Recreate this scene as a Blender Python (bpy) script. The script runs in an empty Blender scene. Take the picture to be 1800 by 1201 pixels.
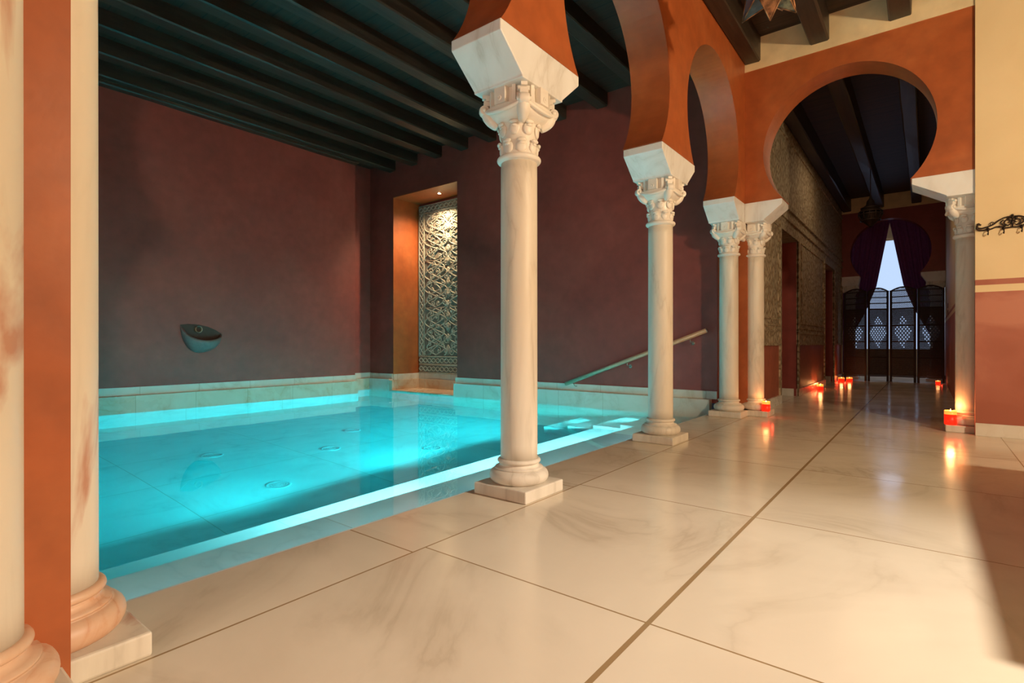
import bpy, bmesh, math, random
from mathutils import Vector, Matrix
from mathutils.geometry import tessellate_polygon
random.seed(7)
PI = math.pi
S = bpy.context.scene
COL = S.collection

# ------------------------------------------------------------------ camera
cam = bpy.data.cameras.new('camera')
cam.sensor_fit = 'HORIZONTAL'; cam.sensor_width = 36.0
cam.lens = 36.0 * 935 / 1800
cam.shift_y = 4.0 / 1800
cam.clip_start = 0.05
camo = bpy.data.objects.new('camera', cam); COL.objects.link(camo)
camo.location = (0, 0, 0.72)
camo.rotation_euler = (PI / 2, 0, math.atan(730 / 935))
S.camera = camo
S.view_settings.view_transform = 'Standard'
S.view_settings.look = 'None'
S.view_settings.gamma = 1
S.view_settings.exposure = 0.0
S.view_settings.use_curve_mapping = False

# ------------------------------------------------------------------ world
w = bpy.data.worlds.new('world'); S.world = w; w.use_nodes = True
w.node_tree.nodes['Background'].inputs[0].default_value = (0.5, 0.6, 0.8, 1)
w.node_tree.nodes['Background'].inputs[1].default_value = 0.02

# ------------------------------------------------------------------ lights
def area(name, loc, target, size, power, col, size_y=None, shape=None, spread=None):
    l = bpy.data.lights.new(name, 'AREA'); l.energy = power; l.color = col
    l.size = size
    if size_y: l.shape = 'RECTANGLE'; l.size_y = size_y
    elif shape: l.shape = shape
    if spread: l.spread = spread
    o = bpy.data.objects.new(name, l); COL.objects.link(o)
    o.location = loc
    d = Vector(target) - Vector(loc)
    o.rotation_euler = d.to_track_quat('-Z', 'Y').to_euler()
    return o
def point(name, loc, power, col, r=0.05):
    l = bpy.data.lights.new(name, 'POINT'); l.energy = power; l.color = col; l.shadow_soft_size = r
    o = bpy.data.objects.new(name, l); COL.objects.link(o); o.location = loc
    return o
WARM = (1.0, 0.79, 0.52)
WATER_Z = -0.05
PC = (0.30, 0.95, 1.0)
point('room_lamp_and_fill', (2.4, 2.3, 2.15), 350, WARM, 0.09)
point('room_lamp_and_fill', (-0.4, -2.0, 1.35), 80, (1.0, 0.86, 0.70), 0.3)  # added fill, no known lamp; brightens the impost fronts
sl = bpy.data.lights.new('floor_boost_light', 'SPOT'); sl.energy = 430; sl.color = (1.0, 0.95, 0.88)  # extra beam added at the key lamp to brighten the floor patch
sl.spot_size = math.radians(56); sl.spot_blend = 1.0; sl.shadow_soft_size = 0.09
slo = bpy.data.objects.new('floor_boost_light', sl); COL.objects.link(slo); slo.location = (2.4, 2.3, 2.15)
slo.rotation_euler = (Vector((0.1, 1.6, 0)) - Vector((2.4, 2.3, 2.15))).to_track_quat('-Z', 'Y').to_euler()
# lamps under the nosing of the shallow ledge on the near side of the pool
for yy, pw in ((1.85, 30), (3.0, 28), (4.0, 34)):
    area('pool_lamp_and_fill', (-2.215, yy, -0.20), (-3.3, yy, -0.72), 0.35, pw, (0.8, 0.93, 1.0), 0.04)
for yy, pw in ((-1.6, 10), (0.0, 10), (1.6, 12), (3.0, 20), (4.3, 36)):  # unseen fills added on the lower ledge riser for the far side
    area('pool_lamp_and_fill', (-2.64, yy, -0.54), (-5.8, yy + 0.3, -0.56), 0.5, pw, PC, 0.06, spread=math.radians(75))
for yy in (-1.2, 0.1, 1.4, 2.7, 4.0):  # unseen strips added under the coping to brighten the shallow ledge
    area('pool_lamp_and_fill', (-1.785, yy, -0.10), (-2.6, yy, -0.145), 1.2, 1.3, (0.75, 0.95, 1.0), 0.03)
area('pool_lamp_and_fill', (-2.37, 5.25, -0.25), (-4.6, 4.6, -0.45), 0.3, 6, PC, 0.12, spread=math.radians(90))  # two fills added on the stair risers to brighten the back water
area('pool_lamp_and_fill', (-2.97, 5.2, -0.68), (-5.2, 4.8, -0.75), 0.4, 10, PC, 0.12, spread=math.radians(90))
area('pool_lamp_and_fill', (-4.8, -2.57, -0.40), (-4.8, 2.0, -0.8), 3.0, 26, PC, 0.2)  # two unseen fills added at the near end for pool and ledge
area('pool_lamp_and_fill', (-2.0, -2.57, -0.10), (-2.0, 2.0, -0.16), 0.35, 26, (1.0, 0.9, 0.8), 0.06)

# fill lights added to lift the pool room and the corridor
point('pool_room_fill', (-4.6, -1.6, 2.9), 30, (1.0, 0.58, 0.40), 0.3)
area('corridor_fill', (-0.5, 8.8, 3.3), (-0.9, 8.8, 0), 1.0, 8, (1.0, 0.72, 0.45))

# ------------------------------------------------------------------ materials
def mat(name):
    m = bpy.data.materials.new(name); m.use_nodes = True
    nt = m.node_tree; b = nt.nodes['Principled BSDF']
    return m, nt, b
def N(nt, t, **kw):
    n = nt.nodes.new(t)
    for k, v in kw.items():
        if k.startswith('i_'):
            key = k[2:]
            key = int(key) if key.isdigit() else key.replace('_', ' ')
            n.inputs[key].default_value = v
        else: setattr(n, k, v)
    return n
def L(nt, a, b): nt.links.new(a, b)
def ramp(nt, fac, stops):
    r = N(nt, 'ShaderNodeValToRGB')
    e = r.color_ramp.elements
    while len(e) < len(stops): e.new(0.5)
    for i, (p, c) in enumerate(stops):
        e[i].position = p; e[i].color = (*c, 1)
    L(nt, fac, r.inputs[0]); return r
def mth(nt, op, a, b=None, c=None):
    n = N(nt, 'ShaderNodeMath', operation=op)
    for i, v in enumerate((a, b, c)):
        if v is None: continue
        if isinstance(v, (int, float)): n.inputs[i].default_value = v
        else: L(nt, v, n.inputs[i])
    return n.outputs[0]
def mix(nt, f, a, b, bt='MIX'):
    n = N(nt, 'ShaderNodeMix', data_type='RGBA', blend_type=bt)
    for sk, v in ((n.inputs[0], f), (n.inputs[6], a), (n.inputs[7], b)):
        if isinstance(v, (int, float)): sk.default_value = v
        elif isinstance(v, tuple): sk.default_value = (*v, 1)
        else: L(nt, v, sk)
    return n.outputs[2]
def worldpos(nt):
    return N(nt, 'ShaderNodeNewGeometry').outputs['Position']

def near_line(nt, coord, lines, half):
    """mask = 1 where the coordinate is within half of any of the lines"""
    out = None
    for ln in lines:
        d = mth(nt, 'ABSOLUTE', mth(nt, 'SUBTRACT', coord, ln[0]))
        m = mth(nt, 'LESS_THAN', d, ln[1])
        out = m if out is None else mth(nt, 'MAXIMUM', out, m)
    return out
def periodic(nt, coord, period, off, half):
    t = mth(nt, 'FRACT', mth(nt, 'DIVIDE', mth(nt, 'SUBTRACT', coord, off - period * 100), period))
    d = mth(nt, 'MULTIPLY', mth(nt, 'MINIMUM', t, mth(nt, 'SUBTRACT', 1.0, t)), period)
    return mth(nt, 'LESS_THAN', d, half)
def cellid(nt, coord, period, off):
    return mth(nt, 'FLOOR', mth(nt, 'DIVIDE', mth(nt, 'SUBTRACT', coord, off), period))

def marble(name, base, dark, vein=0.5, scale=1.6, rough=0.18, stretch=(1, 1, 1), joints=None, tint=None, stains=0.0, bump=0.02):
    m, nt, b = mat(name)
    pos = worldpos(nt)
    mp = N(nt, 'ShaderNodeMapping'); mp.inputs['Scale'].default_value = stretch
    mp.inputs['Rotation'].default_value = (0.1, 0.15, 0.5)
    L(nt, pos, mp.inputs[0])
    sep = N(nt, 'ShaderNodeSeparateXYZ'); L(nt, pos, sep.inputs[0])
    vec = mp.outputs[0]
    jm = None
    if joints:
        jm, shift = joints(nt, sep)
        if shift is not None:
            va = N(nt, 'ShaderNodeVectorMath', operation='ADD'); L(nt, vec, va.inputs[0])
            cb = N(nt, 'ShaderNodeCombineXYZ'); L(nt, shift, cb.inputs[0]); L(nt, shift, cb.inputs[2]); L(nt, cb.outputs[0], va.inputs[1])
            vec = va.outputs[0]
    n1 = N(nt, 'ShaderNodeTexNoise', i_Scale=scale, i_Detail=8.0, i_Roughness=0.55, i_Distortion=1.2); L(nt, vec, n1.inputs[0])
    n2 = N(nt, 'ShaderNodeTexNoise', i_Scale=scale * 0.8, i_Detail=6.0, i_Distortion=2.0); L(nt, vec, n2.inputs[0])
    v = mth(nt, 'ABSOLUTE', mth(nt, 'SUBTRACT', n1.outputs[0], 0.5))
    vr = ramp(nt, v, [(0.0, (1, 1, 1)), (0.018, (0.45, 0.45, 0.45)), (0.07, (0, 0, 0))])
    cl = ramp(nt, n2.outputs[0], [(0.35, (0, 0, 0)), (0.7, (1, 1, 1))])
    f = mth(nt, 'MULTIPLY', vr.outputs[0], mth(nt, 'MULTIPLY', cl.outputs[0], vein))
    c = mix(nt, f, base, dark)
    c = mix(nt, mth(nt, 'MULTIPLY', cl.outputs[0], 0.28 * vein + 0.05), c, dark)
    if stains:
        n3 = N(nt, 'ShaderNodeTexNoise', i_Scale=7.0, i_Detail=5.0, i_Distortion=0.6)
        mp3 = N(nt, 'ShaderNodeMapping'); mp3.inputs['Scale'].default_value = (1, 1, 0.35); L(nt, pos, mp3.inputs[0]); L(nt, mp3.outputs[0], n3.inputs[0])
        sr = ramp(nt, n3.outputs[0], [(0.60, (0, 0, 0)), (0.72, (1, 1, 1))])
        c = mix(nt, mth(nt, 'MULTIPLY', sr.outputs[0], stains), c, (0.45, 0.12, 0.04))
    if jm is not None:
        c = mix(nt, jm, c, (0.36, 0.24, 0.12))
    L(nt, c, b.inputs['Base Color'])
    n4 = N(nt, 'ShaderNodeTexNoise', i_Scale=2.5, i_Detail=4.0); L(nt, pos, n4.inputs[0])
    rr = ramp(nt, n4.outputs[0], [(0.3, (rough * 0.7,) * 3), (0.7, (rough * 1.35,) * 3)])
    L(nt, rr.outputs[0], b.inputs['Roughness'])
    bp = N(nt, 'ShaderNodeBump', i_Strength=0.25, i_Distance=bump); L(nt, n4.outputs[0], bp.inputs['Height'])
    if jm is not None:
        bp2 = N(nt, 'ShaderNodeBump', i_Strength=0.5, i_Distance=0.004, invert=True); L(nt, jm, bp2.inputs['Height'])
        L(nt, bp.outputs[0], bp2.inputs['Normal']); L(nt, bp2.outputs[0], b.inputs['Normal'])
    else: L(nt, bp.outputs[0], b.inputs['Normal'])
    return m

def plaster(name, c1, c2, c3, scale=1.5, rough=0.55, bump=0.004):
    m, nt, b = mat(name)
    pos = worldpos(nt)
    n1 = N(nt, 'ShaderNodeTexNoise', i_Scale=scale, i_Detail=9.0, i_Roughness=0.6, i_Distortion=0.4); L(nt, pos, n1.inputs[0])
    n2 = N(nt, 'ShaderNodeTexNoise', i_Scale=scale * 7, i_Detail=6.0); L(nt, pos, n2.inputs[0])
    r1 = ramp(nt, n1.outputs[0], [(0.3, c1), (0.5, c2), (0.72, c3)])
    r2 = ramp(nt, n2.outputs[0], [(0.3, (0.86,) * 3), (0.7, (1.1,) * 3)])
    L(nt, mix(nt, 1.0, r1.outputs[0], r2.outputs[0], 'MULTIPLY'), b.inputs['Base Color'])
    b.inputs['Roughness'].default_value = rough
    bp = N(nt, 'ShaderNodeBump', i_Strength=0.3, i_Distance=bump); L(nt, n2.outputs[0], bp.inputs['Height']); L(nt, bp.outputs[0], b.inputs['Normal'])
    return m

def wood(name, c1, c2, axis='Y', rough=0.5, boards=None):
    m, nt, b = mat(name)
    pos = worldpos(nt)
    mp = N(nt, 'ShaderNodeMapping'); mp.inputs['Scale'].default_value = {'X': (1, 14, 14), 'Y': (14, 1, 14), 'Z': (14, 14, 1)}[axis]
    L(nt, pos, mp.inputs[0])
    n1 = N(nt, 'ShaderNodeTexNoise', i_Scale=1.5, i_Detail=8.0, i_Roughness=0.65, i_Distortion=0.5); L(nt, mp.outputs[0], n1.inputs[0])
    c = ramp(nt, n1.outputs[0], [(0.3, c1), (0.7, c2)]).outputs[0]
    if boards:
        sep = N(nt, 'ShaderNodeSeparateXYZ'); L(nt, pos, sep.inputs[0])
        jm = periodic(nt, sep.outputs[boards[0]], boards[1], 0.0, 0.006)
        c = mix(nt, jm, c, (0.004, 0.003, 0.002))
    L(nt, c, b.inputs['Base Color']); b.inputs['Roughness'].default_value = rough
    bp = N(nt, 'ShaderNodeBump', i_Strength=0.4, i_Distance=0.006); L(nt, n1.outputs[0], bp.inputs['Height']); L(nt, bp.outputs[0], b.inputs['Normal'])
    return m

def simple(name, col, rough=0.5, metal=0.0, noise=0.12, emis=None, es=0.0):
    m, nt, b = mat(name)
    n1 = N(nt, 'ShaderNodeTexNoise', i_Scale=25.0, i_Detail=4.0); L(nt, worldpos(nt), n1.inputs[0])
    lo = tuple(max(0, x * (1 - noise)) for x in col); hi = tuple(min(1, x * (1 + noise)) for x in col)
    L(nt, ramp(nt, n1.outputs[0], [(0.3, lo), (0.7, hi)]).outputs[0], b.inputs['Base Color'])
    b.inputs['Roughness'].default_value = rough; b.inputs['Metallic'].default_value = metal
    if emis:
        b.inputs['Emission Color'].default_value = (*emis, 1); b.inputs['Emission Strength'].default_value = es
    return m

def floor_joints(nt, sep):
    X, Y = sep.outputs[0], sep.outputs[1]
    edge = mth(nt, 'LESS_THAN', X, -1.40)
    inner = mth(nt, 'SUBTRACT', 1.0, edge)
    jx = near_line(nt, X, [(-1.40, 0.0035), (-0.567, 0.007), (0.445, 0.003), (1.46, 0.003), (2.47, 0.003)], 0)
    jy = mth(nt, 'MULTIPLY', periodic(nt, Y, 1.063, 1.295, 0.003), inner)
    je = mth(nt, 'MULTIPLY', periodic(nt, Y, 1.063, 1.237, 0.003), edge)
    j = mth(nt, 'MAXIMUM', jx, mth(nt, 'MAXIMUM', jy, je))
    idx = mth(nt, 'MULTIPLY', cellid(nt, Y, 1.063, 1.295), 3.7)
    sx = mth(nt, 'MULTIPLY', mth(nt, 'GREATER_THAN', X, -0.567), 11.3)
    sx2 = mth(nt, 'MULTIPLY', mth(nt, 'GREATER_THAN', X, 0.445), 5.1)
    sh = mth(nt, 'ADD', mth(nt, 'ADD', idx, sx), mth(nt, 'ADD', sx2, mth(nt, 'MULTIPLY', edge, 7.7)))
    return j, sh
def pool_joints(nt, sep):
    X, Y = sep.outputs[0], sep.outputs[1]
    j = mth(nt, 'MULTIPLY', mth(nt, 'MAXIMUM', periodic(nt, X, 0.8, -0.3, 0.003), periodic(nt, Y, 1.2, 0.2, 0.003)), 0.45)
    sh = mth(nt, 'ADD', mth(nt, 'MULTIPLY', cellid(nt, X, 0.8, -0.3), 4.3), mth(nt, 'MULTIPLY', cellid(nt, Y, 1.2, 0.2), 7.9))
    return j, sh
def skirt_joints(nt, sep):
    X, Y = sep.outputs[0], sep.outputs[1]
    s = mth(nt, 'ADD', X, Y)
    j = periodic(nt, s, 0.62, 0.1, 0.0025)
    return mth(nt, 'MULTIPLY', j, 0.6), mth(nt, 'MULTIPLY', cellid(nt, s, 0.62, 0.1), 5.3)

M = {}
M['floor'] = marble('polished_floor_marble', (0.80, 0.70, 0.55), (0.50, 0.40, 0.28), 0.68, 0.9, 0.17, (1, 1, 1), floor_joints, bump=0.012)
M['floor'].node_tree.nodes['Principled BSDF'].inputs['Specular IOR Level'].default_value = 0.3
M['pool'] = marble('pool_marble', (0.74, 0.78, 0.76), (0.45, 0.5, 0.5), 0.6, 1.3, 0.4, (1, 1, 1), pool_joints)
M['skirt'] = marble('skirting_marble', (0.76, 0.72, 0.63), (0.52, 0.42, 0.3), 0.6, 1.7, 0.3, (1, 1, 1), skirt_joints)
M['tier'] = marble('warm_lit_stained_skirting_marble', (0.72, 0.60, 0.46), (0.58, 0.33, 0.16), 0.9, 1.7, 0.3, (1, 1, 1), skirt_joints)  # iron-stained veins; warmer base puts warm light into the left tier's colour
M['column'] = marble('column_marble', (0.80, 0.73, 0.62), (0.44, 0.37, 0.28), 0.75, 2.4, 0.5, (1.6, 1.6, 0.3), None)
M['column_old'] = marble('worn_column_marble', (0.80, 0.72, 0.58), (0.46, 0.38, 0.28), 0.8, 2.0, 0.55, (1.6, 1.6, 0.3), None, stains=0.7)
M['column_red'] = marble('red_stained_marble', (0.74, 0.50, 0.33), (0.60, 0.26, 0.12), 0.9, 6.0, 0.42, (1, 1, 1), None, stains=0.5)
M['capital'] = marble('capital_marble', (0.86, 0.81, 0.73), (0.64, 0.57, 0.48), 0.4, 3.0, 0.42, (1, 1, 1), None)
M['impost'] = marble('impost_marble', (0.86, 0.87, 0.86), (0.5, 0.46, 0.4), 0.5, 3.0, 0.35, (1, 1, 0.5), None)
M['terra'] = plaster('terracotta_plaster', (0.33, 0.080, 0.020), (0.40, 0.100, 0.026), (0.46, 0.135, 0.040), 1.4, 0.42)
M['maroon'] = plaster('dimmed_terracotta_plaster', (0.23, 0.043, 0.032), (0.28, 0.053, 0.038), (0.34, 0.070, 0.050), 1.2, 0.5)  # terracotta darkened: the pool room's dim bluish light put into the colour
M['dado'] = plaster('dado_plaster', (0.30, 0.085, 0.045), (0.36, 0.105, 0.055), (0.44, 0.14, 0.08), 2.2, 0.5)
M['cream'] = plaster('cream_plaster', (0.72, 0.56, 0.31), (0.77, 0.60, 0.34), (0.80, 0.64, 0.38), 0.8, 0.7)
M['beam'] = wood('dark_beam_wood', (0.016, 0.011, 0.008), (0.050, 0.033, 0.020), 'Y', 0.45)
M['plank'] = wood('dark_plank_wood', (0.018, 0.009, 0.005), (0.050, 0.022, 0.012), 'X', 0.6, boards=(1, 0.19))
M['rail'] = simple('handrail_wood', (0.50, 0.36, 0.24), 0.3)
M['steel'] = simple('steel', (0.6, 0.58, 0.52), 0.25, 1.0)
M['iron'] = simple('wrought_iron', (0.035, 0.022, 0.016), 0.45, 0.6)
M['ring'] = simple('pipe_metal', (0.55, 0.52, 0.42), 0.3, 1.0)
M['bowl'] = simple('blue_lit_bowl_stone', (0.17, 0.12, 0.11), 0.35)  # wall maroon greyed: blue pool light put into the colour
M['bowl_dark'] = simple('painted_recess_shade', (0.06, 0.025, 0.015), 0.7)  # dark colour painted as the shade inside the basin hollow
M['copper'] = simple('lantern_copper', (0.30, 0.15, 0.07), 0.45, 0.6, 0.8)
M['blueglass'] = simple('lantern_blue_glass', (0.05, 0.14, 0.20), 0.2, 0.3, 0.4)
M['stone'] = simple('carved_stone', (0.46, 0.42, 0.33), 0.7, 0.0, 0.2)
M['stone_bg'] = simple('carved_stone_ground', (0.25, 0.22, 0.17), 0.8, 0.0, 0.25)
M['curtain'] = simple('purple_curtain', (0.17, 0.045, 0.22), 0.8)
M['wicker'] = simple('dark_wicker', (0.035, 0.022, 0.014), 0.6)
M['wax'] = simple('red_wax', (0.75, 0.06, 0.02), 0.35, emis=(1.0, 0.06, 0.015), es=1.2)
M['glow'] = simple('flame_lit_glass', (1.0, 0.4, 0.08), 0.35, emis=(1.0, 0.20, 0.03), es=1.9)  # flame glow painted into the glass rim as emission
M['flame'] = simple('flame', (1, 0.7, 0.3), 0.5, emis=(1.0, 0.62, 0.2), es=12)
M['bulb'] = simple('spot_bulb', (1, 0.9, 0.7), 0.5, emis=(1.0, 0.72, 0.38), es=60)
M['day'] = simple('daylit_glass', (0.1, 0.1, 0.1), 0.5, emis=(0.47, 0.62, 0.90), es=1.15)
M['switch'] = simple('brown_switch', (0.18, 0.09, 0.05), 0.4)
M['grate'] = simple('drain_metal', (0.66, 0.70, 0.70), 0.35, 0.0)
M['bench'] = M['skirt']

# old carved plaster of the corridor
m, nt, b = mat('weathered_carved_plaster')
pos = worldpos(nt)
sep = N(nt, 'ShaderNodeSeparateXYZ'); L(nt, pos, sep.inputs[0])
mp = N(nt, 'ShaderNodeMapping'); mp.inputs['Scale'].default_value = (1, 14, 6); L(nt, pos, mp.inputs[0])
vo = N(nt, 'ShaderNodeTexVoronoi', feature='DISTANCE_TO_EDGE', i_Scale=1.8); 
nd = N(nt, 'ShaderNodeTexNoise', i_Scale=3.0, i_Detail=3.0); L(nt, pos, nd.inputs[0])
L(nt, mix(nt, 0.4, mp.outputs[0], nd.outputs[1], 'ADD'), vo.inputs[0])
n2 = N(nt, 'ShaderNodeTexNoise', i_Scale=14.0, i_Detail=8.0, i_Roughness=0.7); L(nt, pos, n2.inputs[0])
hr = ramp(nt, vo.outputs[0], [(0.02, (0, 0, 0)), (0.22, (1, 1, 1))])
c = ramp(nt, n2.outputs[0], [(0.3, (0.32, 0.25, 0.15)), (0.5, (0.52, 0.43, 0.28)), (0.72, (0.64, 0.55, 0.39))]).outputs[0]
c = mix(nt, hr.outputs[0], (0.24, 0.17, 0.09), c)
L(nt, c, b.inputs['Base Color']); b.inputs['Roughness'].default_value = 0.8
bp = N(nt, 'ShaderNodeBump', i_Strength=0.9, i_Distance=0.02)
L(nt, mth(nt, 'ADD', mth(nt, 'MULTIPLY', hr.outputs[0], 0.7), mth(nt, 'MULTIPLY', n2.outputs[0], 0.6)), bp.inputs['Height']); L(nt, bp.outputs[0], b.inputs['Normal'])
M['carved'] = m

# cream wall with painted stripe and red dado (paint bands by height)
m, nt, b = mat('painted_banded_plaster')
pos = worldpos(nt)
sep = N(nt, 'ShaderNodeSeparateXYZ'); L(nt, pos, sep.inputs[0])
n1 = N(nt, 'ShaderNodeTexNoise', i_Scale=1.6, i_Detail=8.0, i_Distortion=0.8); L(nt, pos, n1.inputs[0])
cr = ramp(nt, n1.outputs[0], [(0.3, (0.72, 0.545, 0.30)), (0.7, (0.79, 0.61, 0.35))]).outputs[0]
rd = ramp(nt, n1.outputs[0], [(0.42, (0.36, 0.105, 0.060)), (0.52, (0.41, 0.13, 0.08)), (0.62, (0.50, 0.19, 0.12))]).outputs[0]
z = sep.outputs[2]
stripe = mth(nt, 'MULTIPLY', mth(nt, 'GREATER_THAN', z, 1.178), mth(nt, 'LESS_THAN', z, 1.221))
low = mth(nt, 'LESS_THAN', z, 1.124)
L(nt, mix(nt, mth(nt, 'MAXIMUM', stripe, low), cr, rd), b.inputs['Base Color']); b.inputs['Roughness'].default_value = 0.6
bp = N(nt, 'ShaderNodeBump', i_Strength=0.25, i_Distance=0.01); L(nt, n1.outputs[0], bp.inputs['Height']); L(nt, bp.outputs[0], b.inputs['Normal'])
M['banded'] = m

# water: refracting, mirror-like surface over an absorbing body
m = bpy.data.materials.new('pool_water'); m.use_nodes = True; nt = m.node_tree; nt.nodes.clear()
out = N(nt, 'ShaderNodeOutputMaterial')
gl = N(nt, 'ShaderNodeBsdfGlass', i_IOR=1.33, i_Roughness=0.0)
nw = N(nt, 'ShaderNodeTexNoise', i_Scale=2.2, i_Detail=2.0); L(nt, worldpos(nt), nw.inputs[0])
bp = N(nt, 'ShaderNodeBump', i_Strength=0.04, i_Distance=0.02); L(nt, nw.outputs[0], bp.inputs['Height'])
L(nt, bp.outputs[0], gl.inputs['Normal'])
va = N(nt, 'ShaderNodeVolumeAbsorption', i_Density=1.1); va.inputs[0].default_value = (0.0, 0.94, 0.965, 1)
L(nt, gl.outputs[0], out.inputs[0]); L(nt, va.outputs[0], out.inputs[1])
M['water'] = m

# red candle glass, candle glow put in as emission
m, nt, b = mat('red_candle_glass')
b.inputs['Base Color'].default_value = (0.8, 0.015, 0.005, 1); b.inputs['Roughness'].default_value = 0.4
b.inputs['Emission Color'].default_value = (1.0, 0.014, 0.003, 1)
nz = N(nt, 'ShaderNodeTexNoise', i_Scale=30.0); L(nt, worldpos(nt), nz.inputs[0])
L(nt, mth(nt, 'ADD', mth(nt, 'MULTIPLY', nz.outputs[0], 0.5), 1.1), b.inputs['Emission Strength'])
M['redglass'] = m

# ------------------------------------------------------------------ mesh helpers
def box(bm, x0, x1, y0, y1, z0, z1, M4=None):
    vs = [bm.verts.new(Vector(p) if M4 is None else M4 @ Vector(p)) for p in
          ((x0, y0, z0), (x1, y0, z0), (x1, y1, z0), (x0, y1, z0), (x0, y0, z1), (x1, y0, z1), (x1, y1, z1), (x0, y1, z1))]
    for f in ((0, 3, 2, 1), (4, 5, 6, 7), (0, 1, 5, 4), (1, 2, 6, 5), (2, 3, 7, 6), (3, 0, 4, 7)):
        bm.faces.new([vs[i] for i in f])
def lathe(bm, prof, cx=0, cy=0, n=48, cap=True, z0=0, shape=None, smooth=True):
    rings = []
    for r, z in prof:
        ring = []
        for i in range(n):
            a = 2 * PI * i / n
            k = shape(a, z) if shape else 1
            ring.append(bm.verts.new((cx + r * k * math.cos(a), cy + r * k * math.sin(a), z + z0)))
        rings.append(ring)
    for a, c in zip(rings, rings[1:]):
        for i in range(n):
            f = bm.faces.new((a[i], a[(i + 1) % n], c[(i + 1) % n], c[i])); f.smooth = smooth
    if cap:
        bm.faces.new(rings[0][::-1]); bm.faces.new(rings[-1])
def tube(bm, pts, r, n=8, closed=False, cap=True):
    pts = [Vector(p) for p in pts]; rings = []
    k = len(pts); up = Vector((0, 0, 1)); prev = None
    for i, p in enumerate(pts):
        if closed: t = pts[(i + 1) % k] - pts[i - 1]
        else: t = pts[min(i + 1, k - 1)] - pts[max(i - 1, 0)]
        t.normalize()
        if prev is None:
            a = up if abs(t.z) < 0.9 else Vector((1, 0, 0))
            prev = (a - t * a.dot(t)).normalized()
        else:
            prev = (prev - t * prev.dot(t))
            prev = prev.normalized() if prev.length > 1e-6 else t.orthogonal().normalized()
        q = t.cross(prev)
        rr = r[i] if isinstance(r, (list, tuple)) else r
        rings.append([bm.verts.new(p + (prev * math.cos(2 * PI * j / n) + q * math.sin(2 * PI * j / n)) * rr) for j in range(n)])
    pairs = list(zip(rings, rings[1:]))
    if closed: pairs.append((rings[-1], rings[0]))
    for a, c in pairs:
        for j in range(n):
            f = bm.faces.new((a[j], a[(j + 1) % n], c[(j + 1) % n], c[j])); f.smooth = True
    if cap and not closed:
        bm.faces.new(rings[0][::-1]); bm.faces.new(rings[-1])
def ball(bm, c, r, seg=12, scale=(1, 1, 1), rz=0):
    mt = Matrix.Translation(c) @ Matrix.Rotation(rz, 4, 'Z') @ Matrix.Diagonal((*scale, 1))
    res = bmesh.ops.create_uvsphere(bm, u_segments=seg, v_segments=seg // 2 + 1, radius=r, matrix=mt)
    for v in res['verts']:
        for f in v.link_faces: f.smooth = True
def prism(bm, poly, h0, h1, axis):
    """poly: 2D points; axis 'X': (y,z) extruded in x; axis 'Y': (x,z) extruded in y"""
    def P(p, h): return (h, p[0], p[1]) if axis == 'X' else ((p[0], h, p[1]) if axis == 'Y' else (p[0], p[1], h))
    a = [bm.verts.new(P(p, h0)) for p in poly]; c = [bm.verts.new(P(p, h1)) for p in poly]
    tris = tessellate_polygon([[Vector((p[0], p[1], 0)) for p in poly]])
    for t in tris:
        bm.faces.new([a[i] for i in t]); bm.faces.new([c[i] for i in t][::-1])
    n = len(poly)
    for i in range(n):
        bm.faces.new((a[i], a[(i + 1) % n], c[(i + 1) % n], c[i]))
def obj(name, bm, m, parent=None, bevel=0, recalc=True):
    if recalc: bmesh.ops.recalc_face_normals(bm, faces=bm.faces)
    me = bpy.data.meshes.new(name); bm.to_mesh(me); bm.free()
    for mm in (m if isinstance(m, list) else [m]): me.materials.append(mm)
    o = bpy.data.objects.new(name, me); COL.objects.link(o)
    if parent: o.parent = parent
    if bevel:
        md = o.modifiers.new('bevel', 'BEVEL'); md.width = bevel; md.segments = 2; md.limit_method = 'ANGLE'; md.angle_limit = math.radians(40)
    return o
def struct(name, bm, m, bevel=0):
    o = obj(name, bm, m, None, bevel); o['kind'] = 'structure'; return o
def tag(o, label, cat, group=None):
    o['label'] = label; o['category'] = cat
    if group: o['group'] = group
    return o
def thing(name, label, cat, loc=(0, 0, 0), rz=0, group=None):
    o = bpy.data.objects.new(name, None); COL.objects.link(o)
    o.empty_display_size = 0.1; o.location = loc; o.rotation_euler = (0, 0, rz)
    return tag(o, label, cat, group)
def dup(root, loc, rz, label, group=None):
    r = root.copy(); COL.objects.link(r); r.location = loc; r.rotation_euler = (0, 0, rz); r['label'] = label
    if group: r['group'] = group
    for ch in list(root.children):
        c = ch.copy(); COL.objects.link(c); c.parent = r
        for g in ch.children:
            d = g.copy(); COL.objects.link(d); d.parent = c
    return r
def NB(): return bmesh.new()

# ------------------------------------------------------------------ the shell
ZC = 3.70
FARY = 12.93
bm = NB()
box(bm, -1.76, 4.0, -2.6, 15.0, -1.3, 0.0)
struct('floor', bm, M['floor'])
bm = NB()
box(bm, -7.6, -1.76, -2.6, 5.67, -1.3, -1.05)                      # pool bottom
struct('floor_pool', bm, M['pool'])
bm = NB()
box(bm, -7.6, 4.0, -2.8, 15.0, ZC, ZC + 0.1)
struct('ceiling', bm, M['plank'])

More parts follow.
